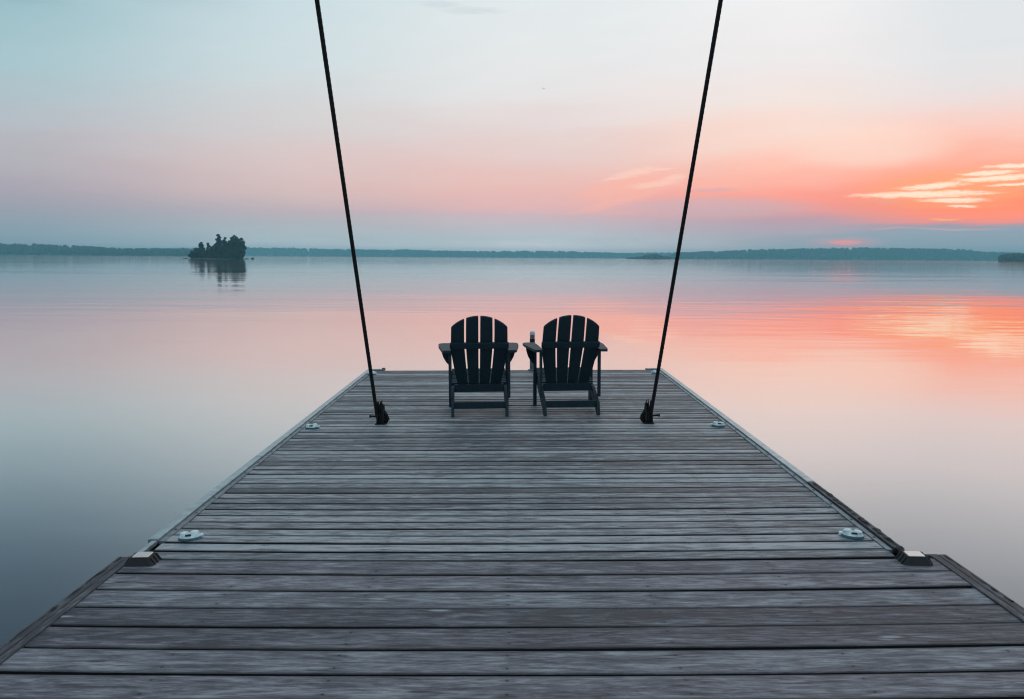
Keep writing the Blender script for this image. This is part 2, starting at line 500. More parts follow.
    # the sky behind the camera: dull blue dusk
    back = ramp(nt, [(0.0, lin(70, 88, 102)), (0.22, lin(84, 104, 120)), (0.5, lin(150, 172, 188)), (1.0, lin(200, 215, 222))], fac).outputs[0]
    c = mix(nt, smooth(nt, mth(nt, "ABSOLUTE", az), 45, 110), c, back)
    L(c, bg.inputs["Color"])
    bg.inputs["Strength"].default_value = 1.0


build_sky()


# ------------------------------------------------------------------ dock
def on_deck(x, y, dz=0.0):
    return (x, y, DECK + TILT * x + dz)


def board_mesh(rows, x0, x1, thick, rnd, bow=0.0):
    """boards across the dock; each row (y_near, y_far)"""
    bm = bmesh.new()
    ids = []
    acr = []
    bow0 = bow
    for (ya, yb) in rows:
        bow = bow0(ya) if callable(bow0) else bow0
        dz = rnd.uniform(-0.0018, 0.0014)
        tw = rnd.uniform(-0.0015, 0.0015)
        cup = rnd.uniform(-0.0015, 0.003)
        xa, xb = x0 + rnd.uniform(-0.006, 0.006), x1 + rnd.uniform(-0.006, 0.006)
        sk = rnd.uniform(-0.004, 0.004)
        prof = []
        ch = 0.0035
        wd = yb - ya
        for t, z in ((0, -thick), (0, -ch), (ch / wd, 0), (0.25, cup * 0.75), (0.5, cup), (0.75, cup * 0.75), (1 - ch / wd, 0), (1, -ch), (1, -thick)):
            prof.append((ya + t * wd, z))
        nseg = 16
        rings = []
        ph = rnd.uniform(0, 10)
        for i in range(nseg + 1):
            t = i / nseg
            x = xa + (xb - xa) * t
            wz = 0.0012 * math.sin(t * 5 + ph)
            cx = (2 * t - 1)
            rings.append([bm.verts.new((x, y + sk * cx - bow * (1 - cx * cx) + 0.0012 * math.sin(t * 9 + ph * 2),
                                        z + dz + wz + tw * ((y - ya) / wd - 0.5) * cx)) for y, z in prof])
        n = len(prof)
        acr += [(y - ya) / wd + 0.002 for y, z in prof] * (nseg + 1)
        k0 = len(bm.faces)
        for i in range(nseg):
            for j in range(n):
                bm.faces.new((rings[i][j], rings[i + 1][j], rings[i + 1][(j + 1) % n], rings[i][(j + 1) % n]))
        bm.faces.new(rings[0])
        bm.faces.new(rings[-1][::-1])
        ids.append((k0, len(bm.faces), rnd.random()))
    return bm, ids, acr


def boards_obj(name, rows, x0, x1, mat, parent, rnd, bow=0.0):
    bm, ids, acr = board_mesh(rows, x0, x1, 0.034, rnd, bow)
    o = obj(name, bm, mat, parent)
    o.data.materials.append(M_GAP_SHADE)
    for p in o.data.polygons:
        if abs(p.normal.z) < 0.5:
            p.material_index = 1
    at = o.data.attributes.new("board", "FLOAT", "FACE")
    for a, b, v in ids:
        for i in range(a, b):
            at.data[i].value = v
    o.data.attributes.new("across", "FLOAT", "POINT").data.foreach_set("value", acr)
    return o


rnd = random.Random(5)
XL, XR = -1.868, 1.950
Y0, Y1 = 4.185, 11.37
far = thing("floating_dock", "long grey plank dock section with pale metal edges carrying the two chairs", "dock",
            (0, 0, DECK), (0, -TILT, 0), "dock sections on the lake")
rows = []
y = Y0
while y < Y1 - 0.06:
    wdt = 0.1030 + rnd.uniform(-0.003, 0.003)
    rows.append((y, min(y + wdt, Y1)))
    y += wdt + rnd.uniform(0.014, 0.020)
YE = rows[-1][1]
boards_obj("decking", rows, XL + 0.076, XR - 0.076, M_DECK_FAR, far, rnd, lambda yy: 0.035 * max(0.0, min(1.0, (6.5 - yy) / 2.3)))
# edge rails: a pale outer angle with a grey inner strip, laid in lengths
for side, xo in ((-1, XL), (1, XR)):
    bm = bmesh.new()
    bg_ = bmesh.new()
    yy = Y0 + (0.24 if side < 0 else 0.07)
    if side < 0:
        add_box(bm, xo + 0.030, Y0 + 0.14, 0.000, 0.026, 0.19, 0.024, 0.004)
    lens = [1.9, 1.85, 1.95, 3.0] if side < 0 else [1.30, 1.9, 1.95, 3.0]
    bdk = bmesh.new()
    for ln in lens:
        first = side > 0 and yy < Y0 + 0.1
        ye = min(yy + ln, YE + 0.01)
        if ye - yy < 0.05:
            break
        add_box(bdk if first else bm, xo - side * 0.0225, (yy + ye) / 2, 0.004, 0.045, ye - yy - 0.006, 0.028, 0.004)
        add_box(bm, xo + side * 0.004, (yy + ye) / 2, -0.04, 0.008, ye - yy - 0.006, 0.11, 0.002)
        add_box(bg_, xo - side * 0.0635, (yy + ye) / 2, -0.004, 0.030, ye - yy - 0.010, 0.022, 0.003)
        k = yy + 0.2
        while k < ye - 0.1:
            bmesh.ops.create_uvsphere(bg_, u_segments=8, v_segments=5, radius=0.008,
                                      matrix=Matrix.Translation((xo - side * 0.0635, k, 0.007)))
            k += 0.31
        yy = ye
    obj("edge_rail", bm, M_METAL, far)
    obj("edge_strip", bg_, M_METAL_GREY, far)
    if side > 0:
        obj("edge_rail", bdk, M_EDGE_WOOD, far)["label"] = "dark timber length of the right edge rail"
    else:
        bdk.free()
# dark outer bumper along the near half of the right edge and below the rails
bm = bmesh.new()
pts = [(XR - 0.020 + rnd.uniform(-0.005, 0.005), Y0 + 0.02 + i * 0.035, 0.012 + rnd.uniform(-0.006, 0.006)) for i in range(38)]
add_tube(bm, pts, [0.012 * (1 + rnd.uniform(-0.3, 0.3)) for _ in pts], 8, jitter=0.3, rnd=rnd)
obj("bumper", bm, M_RUBBER, far)
# end rail and corner plates
bm = bmesh.new()
add_box(bm, (XL + XR) / 2, YE + 0.022, -0.045, XR - XL, 0.03, 0.075, 0.003)
obj("end_rail", bm, M_FASCIA, far)
for side, xo in ((-1, XL), (1, XR)):
    bm = bmesh.new()
    add_box(bm, xo - side * 0.10, YE + 0.012, 0.001, 0.22, 0.09, 0.024, 0.004)
    if side < 0:
        add_box(bm, xo - side * 0.20, YE + 0.02, 0.016, 0.045, 0.045, 0.03, 0.008)
    obj("corner_plate", bm, M_METAL_GREY, far)
# frame and floats below
bm = bmesh.new()
for xx in (XL + 0.05, -0.6, 0.7, XR - 0.05):
    add_box(bm, xx, (Y0 + YE) / 2, -0.135, 0.07, YE - Y0 - 0.04, 0.19, 0.004)
add_box(bm, (XL + XR) / 2, Y0 + 0.02, -0.14, XR - XL - 0.2, 0.04, 0.18, 0.004)
obj("frame", bm, M_FASCIA, far)
bm = bmesh.new()
for yc in (5.2, 7.8, 10.4):
    add_box(bm, (XL + XR) / 2, yc, -0.38, XR - XL - 0.3, 1.5, 0.29, 0.03)
obj("pontoon", bm, M_RUBBER, far)

NL, NR = -1.915, 2.125
near = thing("floating_dock", "near dock section of wide grey planks filling the bottom of the view", "dock",
             (0, 0, DECK - 0.002), (0, -TILT, 0), "dock sections on the lake")
rows = []
y = 4.165
while y > -1.6:
    wdt = 0.178 + rnd.uniform(-0.006, 0.006)
    rows.append((y - wdt, y))
    y -= wdt + rnd.uniform(0.014, 0.020)
boards_obj("decking", rows, NL + 0.062, NR - 0.062, M_DECK_NEAR, near, rnd, 0.035)
for side, xo in ((-1, NL), (1, NR)):
    bm = bmesh.new()
    add_box(bm, xo - side * 0.055, 1.30, -0.003, 0.034, 5.80, 0.02, 0.004)
    obj("edge_strip", bm, M_EDGE_WOOD, near)
    bm, ids = bmesh.new(), None
    add_box(bm, xo - side * 0.012, 1.30, -0.036, 0.045, 5.80, 0.085, 0.008)
    add_box(bm, xo - side * 0.085, 4.187, -0.030, 0.10, 0.024, 0.075, 0.004)
    obj("edge_board", bm, M_EDGE_WOOD, near)
    bm = bmesh.new()
    n = 22 if side < 0 else 14
    pts = [(xo - side * 0.006 + rnd.uniform(-0.005, 0.005), 4.18 - i * 0.045, 0.006 + rnd.uniform(-0.006, 0.004)) for i in range(n)]
    add_tube(bm, pts, [0.006 * (1 + rnd.uniform(-0.3, 0.25)) for _ in pts], 8, jitter=0.2, rnd=rnd)
    obj("bumper", bm, M_RUBBER, near)
bm = bmesh.new()
for xx in (NL + 0.06, -0.6, 0.7, NR - 0.06):
    add_box(bm, xx, 1.30, -0.14, 0.07, 5.7, 0.19, 0.004)
add_box(bm, (NL + NR) / 2, 4.17, -0.14, NR - NL - 0.2, 0.04, 0.18, 0.004)
obj("frame", bm, M_FASCIA, near)
bm = bmesh.new()
for yc in (-0.4, 1.4, 3.2):
    add_box(bm, (NL + NR) / 2, yc, -0.38, NR - NL - 0.3, 1.2, 0.29, 0.03)
obj("pontoon", bm, M_RUBBER, near)


# ------------------------------------------------------------------ garden chairs
def make_chair():
    t = thing("adirondack_chair", "", "chair", (0, 0, 0), (0, 0, 0), "dark garden chairs at the dock's end")
    BY, BZ = 0.345, 0.215            # foot of the back
    a = R(25)                        # recline
    ux = Vector((1, 0, 0))
    up = Vector((0, -math.sin(a), math.cos(a)))
    nn = Vector((0, -math.cos(a), -math.sin(a)))      # out of the rear face
    LEN = 0.790

    def width(s):                    # half width of the fan at height s along the back
        k = s / LEN
        return 0.188 + 0.074 * min(1.0, k / 0.62) ** 0.8 - 0.004 * max(0, (k - 0.8) / 0.2)
    Rr = 0.345

    def top(x):
        return LEN - (Rr - math.sqrt(max(0.0, Rr * Rr - x * x)))
    bm = bmesh.new()
    for i in range(4):
        f0, f1 = -1 + i * 0.5, -0.5 + i * 0.5
        left, right = [], []
        for k in range(15):
            s = k / 14
            gl = 0.0055 + 0.0035 * s
            w_ = width(s * LEN)
            left.append((f0 * w_ + (gl if i > 0 else 0), s))
            right.append((f1 * w_ - (gl if i < 3 else 0), s))
        xl, xr = left[-1][0], right[-1][0]
        tops = [xl + (xr - xl) * k / 6 for k in range(7)]
        poly = []
        sl, sr = top(xl), top(xr)
        for x, s in left[:-1]:
            poly.append((x, s * sl))
        for x in tops:
            poly.append((x, top(x)))
        for x, s in reversed(right[:-1]):
            poly.append((x, s * sr))
        base = Vector((0, BY, BZ))
        P3 = [base + ux * x + up * s for x, s in poly]
        add_prism(bm, P3, nn * 0.02, 0.003)
    obj("backrest", bm, M_CHAIR, t)
    # upper brace, just behind the slats at arm height
    bm = bmesh.new()
    s0 = 0.495
    P3 = [Vector((0, BY, BZ)) + up * s + nn * 0.021 + ux * -0.272 for s in (s0 - 0.028, s0 + 0.028)]
    P3 = [P3[0], P3[1], P3[1] + nn * 0.032, P3[0] + nn * 0.032]
    add_prism(bm, P3, (0.544, 0, 0), 0.004)
    obj("back_brace", bm, M_CHAIR, t)
    # rear seat rail under the slats
    bm = bmesh.new()
    add_box(bm, 0, 0.312, 0.222, 0.472, 0.032, 0.075, 0.004)
    obj("seat_rail", bm, M_CHAIR, t)
    # lower stretcher between the rear feet
    bm = bmesh.new()
    add_box(bm, 0, 0.055, 0.098, 0.472, 0.026, 0.062, 0.004)
    obj("stretcher", bm, M_CHAIR, t)
    # curved seat of narrow slats
    bm = bmesh.new()
    prof = [(0.385, 0.262), (0.44, 0.270), (0.50, 0.290), (0.56, 0.318), (0.62, 0.348), (0.675, 0.365), (0.716, 0.350)]
    for (y0, z0), (y1, z1) in zip(prof[:-1], prof[1:]):
        d = Vector((0, y1 - y0, z1 - z0))
        d.normalize()
        n_ = Vector((0, -d.z, d.y))
        A = Vector((-0.262, y0, z0)) + d * 0.004
        B = Vector((-0.262, y1, z1)) - d * 0.004
        add_prism(bm, [A, B, B - n_ * 0.018, A - n_ * 0.018], (0.524, 0, 0), 0.003)
    obj("seat", bm, M_CHAIR, t)
    for sd in (-1, 1):
        # sloping side rail that ends as the rear leg
        bm = bmesh.new()
        P = [(-0.012, 0.0), (0.062, 0.0), (0.115, 0.055), (0.45, 0.165), (0.685, 0.262), (0.70, 0.330), (0.675, 0.344),
             (0.60, 0.318), (0.50, 0.268), (0.44, 0.248), (0.385, 0.240), (0.30, 0.225), (0.16, 0.168), (0.03, 0.118)]
        add_prism(bm, [(sd * 0.250 - 0.014, y_, z_) for y_, z_ in P], (0.028, 0, 0), 0.003)
        obj("rear_leg", bm, M_CHAIR, t)
        bm = bmesh.new()
        add_box(bm, sd * 0.2785, 0.608, 0.2925, 0.028, 0.095, 0.585, 0.003)
        obj("front_leg", bm, M_CHAIR, t)
        # upright from side rail to the back of the arm
        bm = bmesh.new()
        add_box(bm, sd * 0.275, 0.130, 0.370, 0.022, 0.060, 0.430, 0.003)
        obj("arm_post", bm, M_CHAIR, t)
        # bracket below the arm, outside the front leg
        bm = bmesh.new()
        P = [(0.2935, 0.584), (0.366, 0.584), (0.362, 0.540), (0.345, 0.485), (0.320, 0.440), (0.2935, 0.410)]
        add_prism(bm, [(sd * x, 0.592, z) for x, z in P], (0, 0.032, 0), 0.003)
        obj("arm_bracket", bm, M_CHAIR, t)
        # paddle arm
        bm = bmesh.new()
        P = [(0.262, 0.045), (0.335, 0.030), (0.348, 0.10), (0.366, 0.30), (0.388, 0.52), (0.392, 0.68), (0.378, 0.735), (0.345, 0.755),
             (0.290, 0.755), (0.266, 0.730), (0.262, 0.45)]
        add_prism(bm, [(sd * x, y_, 0.586) for x, y_ in P], (0, 0, 0.024), 0.005)
        obj("armrest", bm, M_CHAIR, t)
    return t


chair = make_chair()
chair["label"] = "dark navy slatted garden chair on the left, facing the lake squarely"
chair.location = on_deck(-0.290, 8.00)
chair.rotation_euler = (0, -TILT, R(3.2))
c2 = copy_tree(chair)
c2["label"] = "dark navy slatted garden chair beside the grey end post, angled slightly left"
c2.location = on_deck(0.560, 8.06)
c2.rotation_euler = (0, -TILT, R(5.0))


# ------------------------------------------------------------------ stay cables with their deck anchors
def cable(name, p0, p1, sag, label):
    p0, p1 = Vector(p0), Vector(p1)
    ln = (p1 - p0).length
    n = int(ln / 0.02)
    d = (p1 - p0).normalized()
    s = d.cross(Vector((0, 1, 0))).normalized()
    u = s.cross(d)
    bm = bmesh.new()
    for st in range(6):
        pts = []
        for i in range(n + 1):
            t = i / n
            c = p0.lerp(p1, t) + Vector((0, 0, -sag * 4 * t * (1 - t)))
            a = 2 * math.pi * (st / 6 + ln * t / 0.26)
            pts.append(c + (s * math.cos(a) + u * math.sin(a)) * 0.0098)
        add_tube(bm, pts, 0.0068, 6)
    o = obj(name, bm, M_ROPE, None, True)
    return tag(o, label, "cable", "stay cables")


def anchor(loc, rotz, sd, label):
    t = thing("cable_anchor", label, "anchor", loc, (0, -TILT, rotz), "cable anchors bolted to the deck")
    bm = bmesh.new()
    add_box(bm, 0, 0, 0.006, 0.090, 0.12, 0.012, 0.003)
    add_box(bm, -sd * 0.002, 0.004, 0.055, 0.036, 0.07, 0.088, 0.006)
    obj("base_plate", bm, M_IRON, t)
    for k in (-1, 1):
        bm = bmesh.new()
        P = [(-0.060, 0.012), (0.060, 0.012), (0.056, 0.06), (0.036, 0.135), (0.014, 0.175), (-0.014, 0.165), (-0.040, 0.11), (-0.060, 0.05)]
        add_prism(bm, [(k * 0.026 - 0.006, y_, z_) for y_, z_ in P], (0.012, 0, 0), 0.002)
        obj("lug", bm, M_IRON, t)
    bm = bmesh.new()
    add_tube(bm, [(-sd * 0.076, 0, 0.040), (sd * 0.02, 0, 0.066), (sd * 0.088, 0, 0.070)], 0.009, 10)
    add_tube(bm, [(sd * 0.086, 0, 0.070), (sd * 0.100, 0, 0.067)], 0.013, 6)
    obj("pin", bm, M_IRON, t)
    bm = bmesh.new()
    for i in range(5):                # grips of frayed wire and the doubled end of the cable
        an = i * 1.25
        x0_, y0_ = 0.016 * math.cos(an), 0.02 * math.sin(an)
        add_tube(bm, [(x0_ - sd * 0.002, y0_, 0.05), (x0_ * 1.2 - sd * 0.004, y0_ * 1.2, 0.13), (x0_ * 0.7 - sd * 0.012, y0_, 0.165 + 0.014 * i)],
                 [0.012, 0.011, 0.003], 6)
    add_tube(bm, [(sd * 0.012, 0, 0.05), (sd * 0.026, -0.005, 0.12), (sd * 0.030, -0.012, 0.20)], [0.016, 0.015, 0.019], 8)
    obj("wire_grip", bm, M_IRON, t)
    bm = bmesh.new()
    add_tube(bm, [(-sd * 0.036, 0.01, 0.012), (-sd * 0.052, 0.0, 0.030), (-sd * 0.058, -0.005, 0.060), (-sd * 0.046, -0.01, 0.085), (-sd * 0.028, 0, 0.110)],
             0.017, 8)
    obj("shackle", bm, M_IRON, t)
    return t


AL = on_deck(-1.150, 7.66)
AR = on_deck(1.206, 7.67)
anchor(AL, 0.0, -1, "black iron cable anchor on the planks, left of the chairs")
anchor(AR, 0.0, 1, "black iron cable anchor on the planks, right of the chairs")
CL0 = Vector(AL) + Vector((-0.030, -0.012, 0.06))
CR0 = Vector(AR) + Vector((0.016, -0.012, 0.06))
# direction measured at the top of the picture, carried on well above it
CABLES = ((CL0, Vector((-1.306, 6.02, 3.65)), "black twisted cable rising from the left deck anchor"),
          (CR0, Vector((1.420, 6.20, 3.80)), "black twisted cable rising from the right deck anchor"))
for c0_, ct, lb in CABLES:
    end = c0_ + (ct - c0_) * 2.6
    cable("stay_cable", c0_, end, 0.02, lb)


# ------------------------------------------------------------------ small things fixed to the deck
def frustum(bm, hw0, hd0, hw1, hd1, z0, z1, r0=0.02, r1=0.012, seg=4):
    def ring(hw, hd, z, r):
        out = []
        for cx, cy, a0 in ((hw - r, hd - r, 0), (-hw + r, hd - r, 90), (-hw + r, -hd + r, 180), (hw - r, -hd + r, 270)):
            for k in range(seg + 1):
                an = R(a0 + 90 * k / seg)
                out.append(bm.verts.new((cx + r * math.cos(an), cy + r * math.sin(an), z)))
        return out
    A, B = ring(hw0, hd0, z0, r0), ring(hw1, hd1, z1, r1)
    n = len(A)
    bm.faces.new(A[::-1])
    bm.faces.new(B)
    for i in range(n):
        bm.faces.new((A[i], A[(i + 1) % n], B[(i + 1) % n], B[i]))


def make_dock_light():
    t = thing("dock_light", "", "dock light", (0, 0, 0), (0, 0, 0), "black dock lights at the plank joint")
    bm = bmesh.new()
    frustum(bm, 0.082, 0.076, 0.055, 0.053, 0.0, 0.046)
    frustum(bm, 0.054, 0.052, 0.051, 0.049, 0.0461, 0.054, 0.012, 0.010)
    for sx in (-1, 1):                # ribs down each sloping side
        for yy in (-0.045, -0.004, 0.038):
            P = [(sx * 0.088, 0.0), (sx * 0.075, 0.0), (sx * 0.053, 0.044), (sx * 0.060, 0.050)]
            add_prism(bm, [(x, yy, z) for x, z in P], (0, 0.010, 0), 0.0015)
    obj("housing", bm, M_RUBBER, t)
    bm = bmesh.new()
    frustum(bm, 0.044, 0.042, 0.042, 0.040, 0.0541, 0.057, 0.006, 0.006)
    obj("lens_panel", bm, M_PANEL, t)
    t.scale = (0.88, 0.88, 0.72)
    return t


dl = make_dock_light()
dl["label"] = "black trapezoid dock light with grey top at the left plank joint"
dl.location = on_deck(-1.776, 4.130, -0.002)
dl.rotation_euler = (0, -TILT, R(2))
d2 = copy_tree(dl)
d2["label"] = "black trapezoid dock light with pinkish top at the right plank joint"
d2.location = on_deck(1.940, 4.115, -0.004)
d2.rotation_euler = (0, -TILT, R(-4))


def make_marker():
    t = thing("deck_marker", "", "marker", (0, 0, 0), (0, 0, 0), "pale markers along the dock edges")
    bm = bmesh.new()
    segs = 14
    rings = []
    for (k, z) in ((0.99, 0.006), (1.0, 0.016), (0.84, 0.032), (0.56, 0.040), (0.22, 0.042)):
        rg = []
        for i in range(segs):
            an = 2 * math.pi * i / segs
            x, y_ = 0.056 * k * math.cos(an), 0.042 * k * math.sin(an)
            zz = z
            if abs(math.cos(an)) < 0.35 and k < 0.9:
                zz -= 0.010          # the dip across the middle
            rg.append(bm.verts.new((x, y_, zz)))
        rings.append(rg)
    for a_, b_ in zip(rings[:-1], rings[1:]):
        for i in range(segs):
            bm.faces.new((a_[i], a_[(i + 1) % segs], b_[(i + 1) % segs], b_[i]))
    bm.faces.new(rings[-1])
    bm.faces.new(rings[0][::-1])
    add_box(bm, 0.058, 0, 0.012, 0.020, 0.028, 0.018, 0.005)
    for sx in (-1, 1):
        bmesh.ops.create_uvsphere(bm, u_segments=12, v_segments=8, radius=1,
                                  matrix=Matrix.Translation((sx * 0.027, 0.004, 0.034)) @ Matrix.Diagonal((0.021, 0.025, 0.0085, 1)))
    obj("shell", bm, M_MARK, t)
    bm = bmesh.new()                  # the darker translucent skirt
    rings = []
    for k, z in ((1.0, 0.003), (1.05, 0.004), (1.03, 0.015), (0.99, 0.017)):
        rings.append([bm.verts.new((0.056 * k * math.cos(2 * math.pi * i / 22), 0.042 * k * math.sin(2 * math.pi * i / 22), z)) for i in range(22)])
    for j in range(4):
        a_, b_ = rings[j], rings[(j + 1) % 4]
        for i in range(22):
            bm.faces.new((a_[i], a_[(i + 1) % 22], b_[(i + 1) % 22], b_[i]))
    obj("skirt", bm, M_SKIRT, t)
    for sd in (-1, 1):
        bm = bmesh.new()
        add_box(bm, -0.012, sd * 0.028, 0.031, 0.030, 0.010, 0.009, 0.002, )
        obj("lens", bm, M_MARK_DARK, t)
    return t


mk = make_marker()
MARKS = [(-1.675, 4.475, 28, "pale blue-white deck marker beside the left dock light, largest on the left edge"),
         (1.782, 4.475, 152, "pale blue-white deck marker beside the right dock light, largest on the right edge"),
         (-1.712, 7.46, 20, "small pale deck marker on the left edge level with the cable anchors"),
         (1.785, 7.50, 160, "small pale deck marker on the right edge level with the cable anchors"),
         (-1.755, 10.95, 10, "tiny pale deck marker at the far left corner behind the cable"),
         (1.815, 10.98, 170, "tiny pale deck marker at the far right corner by the cable")]
for i, (x, y, rz, lb) in enumerate(MARKS):
    o = mk if i == 0 else copy_tree(mk)
    o.location = on_deck(x, y, 0.0)
    o.rotation_euler = (0, -TILT, R(rz))
    o["label"] = lb

post = thing("mooring_post", "thin grey post with white cap at the dock's far end", "post", on_deck(0.262, YE - 0.03), (0, 0, R(0)))
bm = bmesh.new()
add_tube(bm, [(0, 0, 0), (0, 0, 0.01), (0, 0, 0.012), (0, 0, 0.47)], [0.055, 0.055, 0.031, 0.031], 16)
obj("pole", bm, M_METAL_GREY, post)
bm = bmesh.new()
add_tube(bm, [(0, 0, 0.462), (0, 0, 0.49), (0, 0, 0.505), (0, 0, 0.512)], [0.034, 0.034, 0.026, 0.008], 16)
obj("cap", bm, M_WHITE, post)
bm = bmesh.new()
add_tube(bm, [(0, 0, 0.36), (0, 0, 0.41)], [0.0335, 0.0335], 16)
obj("band", bm, M_RUBBER, post)


# ------------------------------------------------------------------ the small wooded island
def crown_mesh(clumps, rnd, leaf, dens):
    bm = bmesh.new()
    for (c, r, sq) in clumps:
        c = Vector(c)
        cnt = int(dens * r * r)
        for _ in range(cnt):
            v = Vector((rnd.gauss(0, 1), rnd.gauss(0, 1), rnd.gauss(0, 1)))
            v.normalize()
            v *= r * (0.45 + 0.6 * rnd.random() ** 0.6)
            v.z *= sq
            p = c + v
            s = leaf * rnd.uniform(0.5, 1.3)
            a = Vector((rnd.gauss(0, 1), rnd.gauss(0, 1), rnd.gauss(0, 0.6))).normalized()
            b = a.cross(Vector((rnd.gauss(0, 1), rnd.gauss(0, 1), rnd.gauss(0, 1)))).normalized()
            bm.faces.new([bm.verts.new(p + a * s), bm.verts.new(p + b * s * 0.7), bm.verts.new(p - a * s), bm.verts.new(p - b * s * 0.7)])
    return bm


def tree(name, label, cat, loc, h, r, kind, seed, group):
    rnd = random.Random(seed)
    t = thing(name, label, cat, loc, (0, 0, 0), group)
    bm = bmesh.new()
    lean = rnd.uniform(-0.04, 0.04) * h
    hh = h * (0.95 if kind == "pine" else 0.72)
    add_tube(bm, [(lean * k, 0, hh * k - (0.3 if k == 0 else 0)) for k in (0, 0.25, 0.5, 0.75, 1)],
             [0.024 * h, 0.019 * h, 0.014 * h, 0.009 * h, 0.003 * h], 7)
    clumps = []
    if kind == "pine":
        n = 9
        for i in range(n):
            k = 0.22 + 0.78 * i / (n - 1)
            rr = r * (1.0 - 0.78 * ((k - 0.22) / 0.78)) * rnd.uniform(0.6, 1.15)
            for _ in range(4 if rr > 0.6 else 2):
                an = rnd.uniform(0, 6.28)
                p = (lean * k + math.cos(an) * rr * 0.6, math.sin(an) * rr * 0.6, h * k)
                clumps.append((p, max(0.5, rr * 0.72), 0.62))
                add_tube(bm, [(lean * k, 0, h * k * 0.95), p], [0.006 * h, 0.002 * h], 4)
    elif kind == "bush":
        for _ in range(17):
            an, q = rnd.uniform(0, 6.28), math.sqrt(rnd.random())
            p = (math.cos(an) * r * q * 0.85, math.sin(an) * r * q * 0.85, h * rnd.uniform(0.02, 0.82) * (1 - 0.35 * q))
            clumps.append((p, r * rnd.uniform(0.28, 0.42), 0.9))
            add_tube(bm, [(0, 0, h * 0.1), p], [0.012 * h, 0.003 * h], 4)
    else:
        for _ in range(26):
            an, q = rnd.uniform(0, 6.28), math.sqrt(rnd.random())
            zt = rnd.uniform(0.12, 0.90)
            lim = math.sin(math.pi * min(1, max(0.12, (zt - 0.02) / 0.98))) ** 0.55
            p = (math.cos(an) * r * q * lim * 0.85, math.sin(an) * r * q * lim * 0.85, h * zt)
            clumps.append((p, r * rnd.uniform(0.24, 0.40), 0.85))
            add_tube(bm, [(lean * 0.5, 0, h * max(0.15, zt - 0.25)), p], [0.010 * h, 0.003 * h], 4)
    obj("trunk", bm, M_TRUNK, t)
    leaf = 0.42
    obj("crown", crown_mesh(clumps, rnd, leaf, 90 if kind != "pine" else 120), M_PINE if kind == "pine" else M_LEAF, t)
    return t


IY = 450.0
MPP = IY / 882.0


def isl_x(px):
    return (px + 2.2 - 512.5) * MPP


bm = bmesh.new()
ring0, ring1, ring2 = [], [], []
cx = isl_x(216)
for i in range(40):
    an = 2 * math.pi * i / 40
    wob = 1 + 0.10 * math.sin(3 * an + 1) + 0.05 * math.sin(7 * an)
    ring0.append(bm.verts.new((cx + 14.6 * wob * math.cos(an), IY + 8 * wob * math.sin(an), -0.6)))
    ring1.append(bm.verts.new((cx + 14.0 * wob * math.cos(an), IY + 7.3 * wob * math.sin(an), 0.16)))
    ring2.append(bm.verts.new((cx + 10.5 * wob * math.cos(an), IY + 5 * wob * math.sin(an), 0.45)))
for a_, b_ in ((ring0, ring1), (ring1, ring2)):
    for i in range(40):
        bm.faces.new((a_[i], a_[(i + 1) % 40], b_[(i + 1) % 40], b_[i]))
bm.faces.new(ring2)
o = obj("island_ground", bm, M_ROCK)
o["kind"] = "structure"

GT = "trees on the small island"
TREES = [
    ("leafy_bush", "low rounded bush at the island's left tip", "bush", 192.2, 5.0, 2.2, "bush", 0.0),
    ("leafy_bush", "bushy clump second from the island's left tip", "bush", 196.0, 6.9, 2.5, "bush", 1.5),
    ("pine_tree", "short ragged pine above the island's left bushes", "tree", 200.5, 8.0, 2.4, "pine", 0.5),
    ("leafy_bush", "bush just right of the short ragged pine", "bush", 203.5, 6.9, 2.8, "bush", -1.0),
    ("pine_tree", "thin low pine between the left bushes and the tall pine", "tree", 207.0, 7.6, 1.8, "pine", 1.5),
    ("leafy_bush", "dense bush under the thin low pine", "bush", 209.0, 6.2, 3.0, "bush", -1.8),
    ("leafy_bush", "tall bush touching the tall pine's left side", "bush", 214.0, 7.8, 2.8, "bush", 0.8),
    ("pine_tree", "tallest ragged pine in the middle of the island", "tree", 218.6, 11.8, 3.6, "pine", 0.0),
    ("leafy_bush", "low bush in front of the tall pine", "bush", 219.0, 6.4, 3.0, "bush", -3.0),
    ("pine_tree", "pine between the tall ragged pine and the round tree", "tree", 224.8, 10.4, 3.2, "pine", 1.0),
    ("leafy_bush", "low bush left of the round tree's trunk", "bush", 226.5, 7.4, 3.0, "bush", -2.0),
    ("broadleaf_tree", "round-topped leafy tree left of the island's right edge", "tree", 233.5, 11.6, 3.9, "leaf", 0.5),
    ("broadleaf_tree", "leafy tree at the island's right edge", "tree", 239.3, 10.9, 3.1, "leaf", -0.6),
    ("leafy_bush", "low bush in front of the round-topped tree", "bush", 233.0, 6.6, 3.4, "bush", -2.6),
    ("leafy_bush", "low bush filling the island's right end", "bush", 240.0, 6.2, 2.9, "bush", -2.5),
]
for i, (nm, lb, ct, px, h, r, kd, dy) in enumerate(TREES):
    tree(nm, lb, ct, (isl_x(px), IY + dy, 0.15), h, r, kd, 40 + i, GT)


def rock(x, y, sx, sz, label, seed):
    bm = bmesh.new()
    bmesh.ops.create_icosphere(bm, subdivisions=3, radius=1)
    for v in bm.verts:
        k = 1 + 0.35 * noise.noise(v.co * 1.3 + Vector((seed, seed, 0)))
        v.co = Vector((v.co.x * sx * k, v.co.y * sx * 0.8 * k, v.co.z * sz * k))
    o = obj("rock", bm, M_ROCK, None, True, (x, y, 0.05))
    tag(o, label, "rock", "rocks by the small island")


